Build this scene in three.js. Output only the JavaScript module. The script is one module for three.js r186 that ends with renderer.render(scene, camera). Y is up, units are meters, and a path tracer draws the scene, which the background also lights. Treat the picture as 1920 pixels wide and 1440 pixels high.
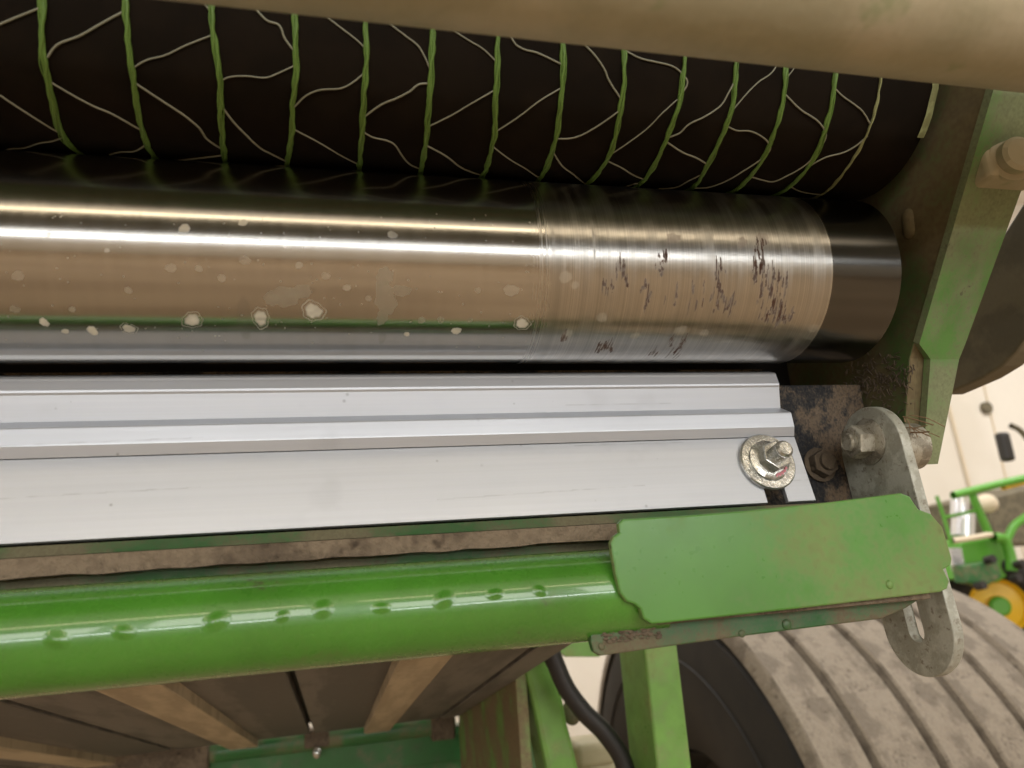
import * as THREE from 'three';
import { mergeGeometries, toCreasedNormals } from 'three/addons/utils/BufferGeometryUtils.js';
import { RoundedBoxGeometry } from 'three/addons/geometries/RoundedBoxGeometry.js';
import { RectAreaLightUniformsLib } from 'three/addons/lights/RectAreaLightUniformsLib.js';

// ---------------------------------------------------------------- camera, lamps, exposure
const scene = new THREE.Scene();
scene.background = new THREE.Color(0, 0, 0);
const H = 1.34;                                     // height of the lens above the workshop floor
const V3 = (x, y, z) => new THREE.Vector3(x, y, z);
const RIGHT = V3(0.9706797, -0.07038944, 0.22983963), UP = V3(0.00876065, 0.96588876, 0.25880911), BACK = V3(-0.24021694, -0.24920721, 0.93818526);
const FOCAL = 1371;                                 // focal length in pixels of the 1920 x 1440 photograph
const camera = new THREE.PerspectiveCamera(2 * Math.atan(720 / FOCAL) * 180 / Math.PI, 4 / 3, 0.01, 60);
camera.position.set(0, H, 0);
camera.quaternion.setFromRotationMatrix(new THREE.Matrix4().makeBasis(RIGHT, UP, BACK));
camera.focus = 0.42;
camera.userData.fStop = 9;
const renderer = new THREE.WebGLRenderer({ antialias: true });
renderer.toneMapping = THREE.LinearToneMapping;
renderer.toneMappingExposure = 1.0;
renderer.shadowMap.enabled = true;
RectAreaLightUniformsLib.init();

// ---------------------------------------------------------------- helpers
let seed = 7;
const rnd = () => { seed = (seed + 0x6d2b79f5) | 0; let t = Math.imul(seed ^ (seed >>> 15), 1 | seed); t = (t + Math.imul(t ^ (t >>> 7), 61 | t)) ^ t; return ((t ^ (t >>> 14)) >>> 0) / 4294967296; };
const rr = (a, b) => a + (b - a) * rnd();
const clamp = (x, a = 0, b = 1) => Math.min(b, Math.max(a, x));
const sstep = (a, b, x) => { const t = clamp((x - a) / (b - a)); return t * t * (3 - 2 * t); };
const D2R = Math.PI / 180;
// positions are written relative to the lens (y = 0 at lens height); place() lifts them to the floor's height
function rayOf(u, v) { return V3(0, 0, 0).addScaledVector(RIGHT, u - 960).addScaledVector(UP, 720 - v).addScaledVector(BACK, -FOCAL).normalize(); }
const onX = (u, v, x) => { const r = rayOf(u, v); return r.multiplyScalar(x / r.x); };
const onZ = (u, v, z) => { const r = rayOf(u, v); return r.multiplyScalar(z / r.z); };
const onPlane = (u, v, p, n) => { const r = rayOf(u, v); return r.multiplyScalar(p.dot(n) / r.dot(n)); };
function onCyl(u, v, cy, cz, R) {                    // first hit on a cylinder along x; returns [x, angle]
  const r = rayOf(u, v), k = Math.hypot(r.y, r.z), dy = r.y / k, dz = r.z / k, b = dy * cy + dz * cz;
  const disc = Math.max(0, b * b - (cy * cy + cz * cz - R * R)), t = b - Math.sqrt(disc);
  return [r.x * t / k, Math.atan2(dy * t - cy, dz * t - cz)];
}
const names = new Map();
function numbered(n) { const c = names.get(n) || 0; names.set(n, c + 1); return c ? n + '_' + String(c).padStart(3, '0') : n; }
function thing(name, label, category, group) {
  const o = new THREE.Group(); o.name = numbered(name); o.userData = { label, category };
  if (group) o.userData.group = group;
  scene.add(o); return o;
}
function mesh(name, geo, mat, parent) {
  const m = new THREE.Mesh(geo, mat); m.name = name; m.castShadow = m.receiveShadow = true;
  if (parent) parent.add(m); return m;
}
function solo(name, geo, mat, label, category, group) {
  const m = mesh(numbered(name), geo, mat, scene); m.userData = { label, category };
  if (group) m.userData.group = group;
  return m;
}
function structure(name, geo, mat) { const m = mesh(name, geo, mat, scene); m.userData.kind = 'structure'; return m; }
const merge = (list) => mergeGeometries(list.map((g) => { const h = g.index ? g.toNonIndexed() : g; for (const k of Object.keys(h.attributes)) if (!['position', 'normal', 'uv'].includes(k)) h.deleteAttribute(k); h.morphAttributes = {}; h.clearGroups?.(); return h; }));
function metricUV(geo) {                             // uv in metres, by the way each face points
  const g = geo.index ? geo.toNonIndexed() : geo, p = g.attributes.position, uv = new Float32Array(p.count * 2), a = V3(), b = V3(), c = V3(), n = V3();
  for (let i = 0; i < p.count; i += 3) {
    a.fromBufferAttribute(p, i); b.fromBufferAttribute(p, i + 1); c.fromBufferAttribute(p, i + 2);
    n.copy(b).sub(a).cross(c.clone().sub(a)); const x = Math.abs(n.x), y = Math.abs(n.y), z = Math.abs(n.z);
    [a, b, c].forEach((q, k) => { const [s, t] = x >= y && x >= z ? [q.z, q.y] : y >= z ? [q.x, q.z] : [q.x, q.y]; uv[2 * (i + k)] = s; uv[2 * (i + k) + 1] = t; });
  }
  g.setAttribute('uv', new THREE.BufferAttribute(uv, 2)); return g;
}
function box(x0, x1, y0, y1, z0, z1, r = 0.001) {
  const g = r > 0 ? new RoundedBoxGeometry(x1 - x0, y1 - y0, z1 - z0, 2, r) : new THREE.BoxGeometry(x1 - x0, y1 - y0, z1 - z0);
  g.translate((x0 + x1) / 2, (y0 + y1) / 2, (z0 + z1) / 2); return metricUV(g);
}
// cylinder along x; u runs along x, v round the axis, in metres or 0..1
function cylX(cy, cz, R, x0, x1, { seg = 96, nx = 1, unit = false, caps = true, inner = 0 } = {}) {
  const pos = [], nor = [], uv = [], idx = [];
  for (let i = 0; i <= nx; i++) for (let j = 0; j <= seg; j++) {
    const x = x0 + (x1 - x0) * i / nx, t = -Math.PI + 2 * Math.PI * j / seg;
    pos.push(x, cy + R * Math.sin(t), cz + R * Math.cos(t)); nor.push(0, Math.sin(t), Math.cos(t));
    uv.push(unit ? i / nx : x, unit ? j / seg : t * R);
  }
  for (let i = 0; i < nx; i++) for (let j = 0; j < seg; j++) { const a = i * (seg + 1) + j, b = a + seg + 1; idx.push(a, a + 1, b, b, a + 1, b + 1); }
  if (caps) for (const [x, s] of [[x0, -1], [x1, 1]]) {
    const o = pos.length / 3; pos.push(x, cy, cz); nor.push(s, 0, 0); uv.push(unit ? 0.999 : cz, unit ? 0.001 : cy);
    for (let j = 0; j <= seg; j++) { const t = -Math.PI + 2 * Math.PI * j / seg; pos.push(x, cy + R * Math.sin(t), cz + R * Math.cos(t)); nor.push(s, 0, 0); uv.push(unit ? 0.999 : cz + R * Math.cos(t), unit ? 0.001 : cy + R * Math.sin(t)); }
    for (let j = 0; j < seg; j++) s < 0 ? idx.push(o, o + 2 + j, o + 1 + j) : idx.push(o, o + 1 + j, o + 2 + j);
  }
  const g = new THREE.BufferGeometry();
  g.setAttribute('position', new THREE.Float32BufferAttribute(pos, 3)); g.setAttribute('normal', new THREE.Float32BufferAttribute(nor, 3)); g.setAttribute('uv', new THREE.Float32BufferAttribute(uv, 2));
  g.setIndex(idx.reduce((o, _, i) => (i % 3 ? o : (o.push(idx[i], idx[i + 2], idx[i + 1]), o)), [])); return g;
}
// a body of revolution round x: profile [[x, radius], ...]
function latheX(profile, cy, cz, seg = 96) {
  const g = new THREE.LatheGeometry(profile.map(([x, r]) => new THREE.Vector2(r, x)), seg);
  g.rotateZ(-Math.PI / 2); g.translate(0, cy, cz);
  return metricUV(toCreasedNormals(g, 0.6));
}
// outline in a plane x = const given as [y, z] pairs, thickness towards +x
function slabX(outline, x0, x1, holes = [], bevel = 0.0006) {
  const toV = ([y, z]) => new THREE.Vector2(-z, y), s = new THREE.Shape(outline.map(toV));
  for (const h of holes) s.holes.push(new THREE.Path(h.map(toV)));
  const g = new THREE.ExtrudeGeometry(s, { depth: x1 - x0 - 2 * bevel, bevelEnabled: bevel > 0, bevelThickness: bevel, bevelSize: bevel, bevelOffset: -bevel, bevelSegments: 2, curveSegments: 12 });
  g.rotateY(Math.PI / 2); g.translate(x0 + bevel, 0, 0); return metricUV(g);
}
// outline in a plane z = const given as [x, y] pairs
function slabZ(outline, z0, z1, holes = [], bevel = 0.0006) {
  const s = new THREE.Shape(outline.map(([x, y]) => new THREE.Vector2(x, y)));
  for (const h of holes) s.holes.push(new THREE.Path(h.map(([x, y]) => new THREE.Vector2(x, y))));
  const g = new THREE.ExtrudeGeometry(s, { depth: z1 - z0 - 2 * bevel, bevelEnabled: bevel > 0, bevelThickness: bevel, bevelSize: bevel, bevelOffset: -bevel, bevelSegments: 2, curveSegments: 12 });
  g.translate(0, 0, z0 + bevel); return metricUV(g);
}
const tube = (pts, r, n = 40, rs = 8) => new THREE.TubeGeometry(new THREE.CatmullRomCurve3(pts), n, r, rs, false);
function aim(geo, at, dir) {                          // turn a geometry built along +z to point along dir
  geo.applyQuaternion(new THREE.Quaternion().setFromUnitVectors(V3(0, 0, 1), dir.clone().normalize())); geo.translate(at.x, at.y, at.z); return geo;
}
function ring(profile, seg = 48) { const g = new THREE.LatheGeometry(profile.map(([r, h]) => new THREE.Vector2(r, h)), seg); g.rotateX(Math.PI / 2); return toCreasedNormals(g, 0.5); }   // [radius, height along +z]
function hexPrism(af, h, turn = 0) {                  // hexagon with chamfered top, across-flats af, along +z from 0 to h
  const R = af / Math.sqrt(3), s = new THREE.Shape(Array.from({ length: 6 }, (_, i) => new THREE.Vector2(R * Math.cos(turn + i * Math.PI / 3), R * Math.sin(turn + i * Math.PI / 3))));
  const b = af * 0.05; const g = new THREE.ExtrudeGeometry(s, { depth: h - b, bevelEnabled: true, bevelThickness: b, bevelSize: b, bevelOffset: -b, bevelSegments: 2 });
  return g;
}

// ---------------------------------------------------------------- procedural textures
function lattice(n, s) { const a = new Float32Array(n * n); let q = s * 9301 + 49297; for (let i = 0; i < n * n; i++) { q = (Math.imul(q, 1664525) + 1013904223) >>> 0; a[i] = q / 4294967296; } return a; }
function noiser(s) {                                   // tiling value noise, (u, v) in 0..1, f whole cells
  const L = lattice(256, s);
  return (u, v, fx, fy = fx) => {
    const x = u * fx, y = v * fy, i = Math.floor(x), j = Math.floor(y); let a = x - i, b = y - j; a = a * a * (3 - 2 * a); b = b * b * (3 - 2 * b);
    const i0 = ((i % fx) + fx) % fx, i1 = (i0 + 1) % fx, j0 = ((j % fy) + fy) % fy, j1 = (j0 + 1) % fy, g = (p, q) => L[((p * 7 + fx) & 255) * 256 + ((q * 13 + fy) & 255)];
    return (g(i0, j0) * (1 - a) + g(i1, j0) * a) * (1 - b) + (g(i0, j1) * (1 - a) + g(i1, j1) * a) * b;
  };
}
function fbm(N, u, v, f, oct = 4, fy = f) { let s = 0, w = 0.5, t = 0; for (let k = 0; k < oct; k++) { s += w * N(u, v, f << k, fy << k); t += w; w *= 0.55; } return s / t; }
function texture(w, h, fn, { srgb = true, size = [1, 1], wrap = true } = {}) {
  const d = new Uint8Array(w * h * 4);
  for (let j = 0; j < h; j++) for (let i = 0; i < w; i++) { const c = fn((i + 0.5) / w, (j + 0.5) / h, i, j), o = 4 * (j * w + i); d[o] = clamp(c[0], 0, 255); d[o + 1] = clamp(c[1], 0, 255); d[o + 2] = clamp(c[2], 0, 255); d[o + 3] = 255; }
  const t = new THREE.DataTexture(d, w, h); t.magFilter = THREE.LinearFilter; t.minFilter = THREE.LinearMipmapLinearFilter; t.generateMipmaps = true;
  if (wrap) t.wrapS = t.wrapT = THREE.RepeatWrapping;
  t.repeat.set(1 / size[0], 1 / size[1]); if (srgb) t.colorSpace = THREE.SRGBColorSpace; t.needsUpdate = true; return t;
}
const mix3 = (a, b, t) => [a[0] + (b[0] - a[0]) * t, a[1] + (b[1] - a[1]) * t, a[2] + (b[2] - a[2]) * t];
// green paint with dust: patches with grain, scratches and chips
function paintMap(s, { green = [62, 128, 44], dust = [150, 134, 104], amount = 0.3, size = 0.2, chips = 0.3, px = 512, dark = [44, 36, 28] } = {}) {
  const N = noiser(s), M = noiser(s + 31);
  const cols = (u, v) => {
    const big = fbm(N, u, v, 4, 5), fine = N(u, v, 128) * 0.5 + M(u, v, 200) * 0.5, mid = fbm(M, u, v, 10, 4);
    const k = sstep(0.62 - amount * 0.55, 0.86 - amount * 0.45, big * 0.6 + mid * 0.3 + fine * 0.16);
    const chip = sstep(0.76, 0.79, mid * 0.7 + fine * 0.3) * chips;
    const film = 0.10 + 0.12 * fbm(N, u, v, 7, 3) + 0.10 * fine;
    return { k: clamp(k * 0.85 + film * 0.8 * amount), chip, fine, mid };
  };
  const map = texture(px, px, (u, v) => {
    const c = cols(u, v), g = mix3(green, green.map((x) => x * 0.82), c.mid);
    let o = mix3(g, mix3(dust, dust.map((x) => x * 0.72), c.fine * 0.7 + c.mid * 0.3), c.k); o = mix3(o, dark, c.chip); return o;
  }, { size: [size, size] });
  const rough = texture(px / 2, px / 2, (u, v) => { const c = cols(u, v); const r = 255 * clamp(0.24 + 0.06 * c.fine + 0.6 * c.k + 0.3 * c.chip); return [255, r, 0]; }, { srgb: false, size: [size, size] });
  return { map, roughnessMap: rough, roughness: 1, metalness: 0 };
}
function mottled(s, a, b, { f = 6, size = 0.2, px = 256, grain = 0.3, spots = null, lo = 0.35, hi = 0.65, fy = f } = {}) {
  const N = noiser(s), M = noiser(s + 17);
  return texture(px, px, (u, v) => { const n = fbm(N, u, v, f, 4, fy), g = M(u, v, 100) - 0.5, h = M(u, v, 128, 64) - 0.5; let o = mix3(a, b, clamp(sstep(lo, hi, n) + grain * (g + h))); if (spots) o = mix3(o, spots, 0.6 * sstep(0.64, 0.86, fbm(M, u, v, f * 3, 4) + 0.12 * g)); return o; }, { size: [size, size] });
}
const bumps = (s, f, size, px = 256, oct = 4) => { const N = noiser(s); return texture(px, px, (u, v) => { const n = 255 * fbm(N, u, v, f, oct); return [n, n, n]; }, { srgb: false, size: [size, size] }); };
const std = (o) => new THREE.MeshStandardMaterial(o), phys = (o) => new THREE.MeshPhysicalMaterial(o);
const rgb = (r, g, b) => new THREE.Color().setRGB(r, g, b);

const M = {};
M.floor = std({ map: mottled(3, [160, 138, 110], [136, 114, 88], { f: 5, size: 2.5, px: 512, grain: 0.3 }), roughness: 0.75 });
M.wall = std({ map: mottled(5, [232, 226, 215], [220, 213, 200], { f: 3, size: 3, grain: 0.1 }), roughness: 0.8 });
M.rear = std({ map: mottled(6, [70, 72, 76], [56, 58, 62], { f: 3, size: 3, grain: 0.1 }), roughness: 0.8 });
M.tubePaint = phys({ ...paintMap(11, { green: [74, 138, 42], amount: 0.10, size: 0.30, chips: 0.3 }), clearcoat: 0.8, clearcoatRoughness: 0.05 });
M.plate = std({ ...paintMap(12, { green: [88, 146, 62], dust: [150, 164, 104], amount: 0.24, size: 0.31, chips: 0.35 }) });
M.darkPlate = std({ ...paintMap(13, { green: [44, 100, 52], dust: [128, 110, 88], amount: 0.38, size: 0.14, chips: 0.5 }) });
M.beam = std({ ...paintMap(14, { green: [46, 96, 44], dust: [128, 118, 92], amount: 0.55, size: 0.12, chips: 0.6 }) });
M.side = std({ ...paintMap(15, { green: [70, 106, 50], dust: [130, 114, 82], amount: 0.62, size: 0.3, chips: 0.1 }) });
M.flange = std({ ...paintMap(16, { green: [88, 142, 68], dust: [150, 156, 118], amount: 0.5, size: 0.16, chips: 0.25 }) });
M.bar = std({ map: mottled(17, [176, 165, 138], [158, 150, 122], { f: 4, size: 0.25, px: 512, grain: 0.22, spots: [132, 140, 100] }), roughness: 0.62, bumpMap: bumps(4, 16, 0.2), bumpScale: 0.0006 });
M.dirt = std({ map: mottled(18, [122, 108, 90], [92, 80, 66], { f: 8, size: 0.23, px: 512, grain: 0.55, spots: [44, 34, 26] }), roughness: 0.95, bumpMap: bumps(9, 20, 0.06), bumpScale: 0.0016 });
M.grime = std({ map: mottled(19, [104, 89, 72], [30, 31, 34], { f: 6, size: 0.09, px: 512, grain: 0.6, spots: [124, 108, 90] }), roughness: 0.8, bumpMap: bumps(10, 24, 0.05), bumpScale: 0.0016 });
M.rubber = phys({ map: mottled(20, [30, 23, 15], [25, 19, 12], { f: 8, size: 0.2, grain: 0.2 }), roughness: 0.8, specularIntensity: 0.18 });
M.strand = std({ map: mottled(21, [112, 142, 62], [84, 114, 46], { f: 12, size: 0.02, px: 128, grain: 0.5 }), roughness: 0.5 });
M.thread = std({ color: rgb(0.25, 0.24, 0.165), roughness: 0.55 });
M.scrap = std({ map: mottled(22, [158, 160, 110], [132, 132, 86], { f: 8, size: 0.02, px: 128, grain: 0.5 }), roughness: 0.7, side: THREE.DoubleSide });
{
  const N = noiser(41);
  const marks = Array.from({ length: 46 }, () => [rnd(), rnd(), rr(0.0004, 0.0012), rr(6, 26)]), lines = Array.from({ length: 7 }, () => [rnd() * 0.8, rnd(), rr(0.05, 0.2), rr(-0.03, 0.03)]);   // specks and long fine scratches
  M.alu = phys({ map: texture(2048, 256, (u, v) => {
    let g = 194 + 7 * (fbm(N, u, v, 6, 3, 2) - 0.5) + 4 * (N(u, v, 8, 120) - 0.5) - 6 * sstep(0.62, 0.84, fbm(N, u, v, 24, 4, 4));
    for (const [a, b, r, k] of marks) { const d = Math.hypot((u - a) * 0.7, (v - b) * 0.09); if (d < r) g -= k * (1 - d / r) * 2; }
    for (const [a, b, l, t] of lines) { const q = (u - a) / l; if (q > 0 && q < 1) { const d = Math.abs(v - b - t * q); if (d < 0.004) g -= 16 * N(u, v, 200, 4); } }
    return [g * 0.972, g * 0.992, g * 1.025];
  }, { size: [0.7, 0.09] }), metalness: 0.5, roughness: 0.5, roughnessMap: texture(128, 512, (u, v) => [255, 255 * (0.78 + 0.10 * N(u, v, 2, 250) + 0.22 * (fbm(N, u, v, 5, 4, 3) - 0.3)), 255], { srgb: false, size: [0.4, 0.06] }), anisotropy: 0.3 });
}
M.zinc = std({ map: mottled(24, [214, 214, 208], [176, 176, 170], { f: 8, size: 0.03, grain: 0.35 }), metalness: 0.85, roughness: 0.27, bumpMap: bumps(12, 16, 0.02), bumpScale: 0.00012 });
M.zincDull = std({ map: mottled(25, [182, 178, 164], [140, 134, 120], { f: 8, size: 0.05, px: 512, grain: 0.5, spots: [80, 70, 56] }), metalness: 0.55, roughness: 0.5, bumpMap: bumps(13, 24, 0.03), bumpScale: 0.0002 });
M.galv = std({ map: mottled(26, [186, 188, 178], [158, 158, 146], { f: 7, size: 0.06, px: 512, grain: 0.35, spots: [110, 100, 86] }), metalness: 0.15, roughness: 0.45, bumpMap: bumps(14, 24, 0.03), bumpScale: 0.0002 });
M.pink = std({ color: rgb(0.72, 0.28, 0.32), roughness: 0.5 });
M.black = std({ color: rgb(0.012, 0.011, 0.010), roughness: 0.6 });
M.tyre = std({ map: mottled(27, [146, 136, 122], [118, 109, 97], { f: 6, size: 0.22, px: 512, grain: 0.5, spots: [88, 80, 70] }), roughness: 0.9, bumpMap: bumps(15, 16, 0.12), bumpScale: 0.002 });
M.sidewall = std({ map: mottled(28, [36, 33, 29], [28, 26, 23], { f: 5, size: 0.3, grain: 0.3 }), roughness: 0.75 });
M.wood = std({ map: mottled(29, [190, 176, 152], [164, 150, 128], { f: 12, fy: 2, size: 0.3, px: 256, grain: 0.3 }), roughness: 0.8 });
M.greyBoard = std({ map: mottled(30, [116, 112, 108], [92, 89, 86], { f: 12, fy: 2, size: 0.3, px: 256, grain: 0.3 }), roughness: 0.75 });
M.railGreen = std({ ...paintMap(32, { green: [48, 116, 60], amount: 0.25, size: 0.2, px: 256, chips: 0.2 }) });
M.glareGreen = std({ ...paintMap(33, { green: [122, 172, 84], dust: [160, 180, 110], amount: 0.2, size: 0.2, px: 256, chips: 0.05 }) });  // the same green paint, lightened: glare is put into its colour
M.dustyGreen = std({ ...paintMap(35, { green: [122, 172, 84], dust: [150, 130, 100], amount: 0.62, size: 0.25, px: 256, chips: 0.2 }) });
M.guard = std({ map: mottled(34, [112, 104, 84], [94, 87, 70], { f: 5, size: 0.15, grain: 0.3 }), roughness: 0.7 });
M.hose = std({ color: rgb(0.02, 0.018, 0.017), roughness: 0.5 });
M.tractorGreen = std({ color: rgb(0.10, 0.34, 0.035), roughness: 0.35 });
M.yellow = std({ color: rgb(0.78, 0.5, 0.02), roughness: 0.4 });
M.chrome = std({ color: rgb(0.75, 0.76, 0.8), metalness: 0.9, roughness: 0.25 });
M.cream = std({ color: rgb(0.7, 0.6, 0.45), roughness: 0.6 });

// ---------------------------------------------------------------- setting: floor, walls and roof of the workshop, which the steel mirrors
const RX0 = -6, RX1 = 8, RZ0 = -5, RZ1 = 6, RH = 4.4 - H, T = 0.15;
structure('floor', box(RX0 - T, RX1 + T, -H - T, -H, RZ0 - T, RZ1 + T, 0), M.floor);
structure('back_wall', box(RX0 - T, RX1 + T, -H, RH, RZ0 - T, RZ0, 0), M.wall);
structure('right_wall', box(RX1, RX1 + T, -H, RH, RZ0, RZ1, 0), M.wall);
structure('left_wall', box(RX0 - T, RX0, -H, RH, RZ0, RZ1, 0), M.wall);
structure('rear_wall', box(RX0 - T, RX1 + T, -H, 0.30, RZ1, RZ1 + T, 0), M.wall);
structure('rear_wall_upper', box(RX0 - T, RX1 + T, 0.30, RH, RZ1, RZ1 + T, 0), M.rear);
structure('ceiling', box(RX0 - T, RX1 + T, RH, RH + T, RZ0 - T, RZ1 + T, 0), M.wall);

function lampBox(name, cx, cy, cz, w, h, dir, power, color, label, group) {    // fitting with a glowing face and an area light of the same size
  const t = thing(name, label, 'lamp', group);
  const q = new THREE.Quaternion().setFromUnitVectors(V3(0, 0, 1), dir), body = new THREE.BoxGeometry(w + 0.04, h + 0.04, 0.05), face = new THREE.BoxGeometry(w, h, 0.008);
  body.translate(0, 0, -0.025); face.translate(0, 0, 0.004);
  for (const g of [body, face]) { g.applyQuaternion(q); g.translate(cx, cy, cz); }
  mesh('housing', metricUV(body), std({ color: rgb(0.7, 0.7, 0.7), roughness: 0.5 }), t);
  mesh('diffuser', metricUV(face), std({ color: rgb(0.8, 0.8, 0.8), emissive: color, emissiveIntensity: 1.5, roughness: 0.5 }), t);
  const L = new THREE.RectAreaLight(color, power, w, h); L.position.set(cx + dir.x * 0.02, cy + dir.y * 0.02, cz + dir.z * 0.02);
  L.lookAt(L.position.clone().add(dir)); L.name = 'lamp_light'; L.castShadow = true; t.add(L); return t;
}
const NEUTRAL = new THREE.Color().setRGB(1, 0.985, 0.96), COOL = new THREE.Color().setRGB(0.95, 0.98, 1);
for (const x of [-1.6, 1.6]) lampBox('strip_lamp', x, 0.42, 4.2, 2.6, 0.12, V3(0, 0, -1), 24, COOL, 'long white strip work lamp at eye height', 'strip work lamps facing the machine');
for (const [x, w, y0, y1] of [[-4.3, 1.2, 1.05, 2.6], [-2.6, 1.5, 1.05, 2.3], [-0.75, 1.4, 1.05, 2.75], [1.1, 1.5, 1.05, 2.4], [3.0, 1.4, 1.05, 2.7], [5.0, 1.6, 1.05, 2.5]]) lampBox('added_fill_panel', x, (y0 + y1) / 2, RZ1 - 0.07, w, y1 - y0, V3(0, 0, -1), 4.4, NEUTRAL, 'tall white panel added out of view as soft front fill', 'tall fill panels added on the rear wall');  // added panels out of view: soft front fill and pale reflections on the tube
for (const x of [-2.0, 2.0]) lampBox('added_tube_lamp', x, RH - 0.1, 4.45, 3.6, 0.3, V3(0, -1, 0), 9, new THREE.Color().setRGB(1, 0.80, 0.52), 'added warm tube lamp that gives the steel roller its gold line', 'added warm tube lamps');  // added lamps, mirrored by the roller as a thin gold line
for (const [x, z] of [[-2.2, 1.6], [1.8, 1.6], [3.2, -2.6], [6, -2.6], [0.4, -3.4], [5.8, 1]]) lampBox('ceiling_lamp', x, RH - 0.06, z, 1.5, 0.5, V3(0, -1, 0), z < 0 ? 30 : 14, NEUTRAL, 'flat white lamp panel fixed under the workshop ceiling', 'ceiling lamp panels');

// ---------------------------------------------------------------- rollers
const SR = { y: 0.1604, z: -0.3653, r: 0.05, x0: -0.36, x1: 0.31 };     // steel roller
const NR = { y: 0.2656, z: -0.3335, r: 0.0575, x0: -0.42, x1: 0.326 };  // rubber roller with the net
{
  const t = thing('rubber_roller', 'dark brown rubber roller wrapped in green net above steel roller', 'roller');
  mesh('rubber_sleeve', cylX(NR.y, NR.z, NR.r, NR.x0, NR.x1 - 0.002, { seg: 160 }), M.rubber, t);
  mesh('end_disc', cylX(NR.y, NR.z, NR.r - 0.003, NR.x1 - 0.002, NR.x1, { seg: 96 }), M.guard, t);
  mesh('shaft', cylX(NR.y, NR.z, 0.012, NR.x1, 0.345, { seg: 32 }), M.zincDull, t);
}
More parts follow.
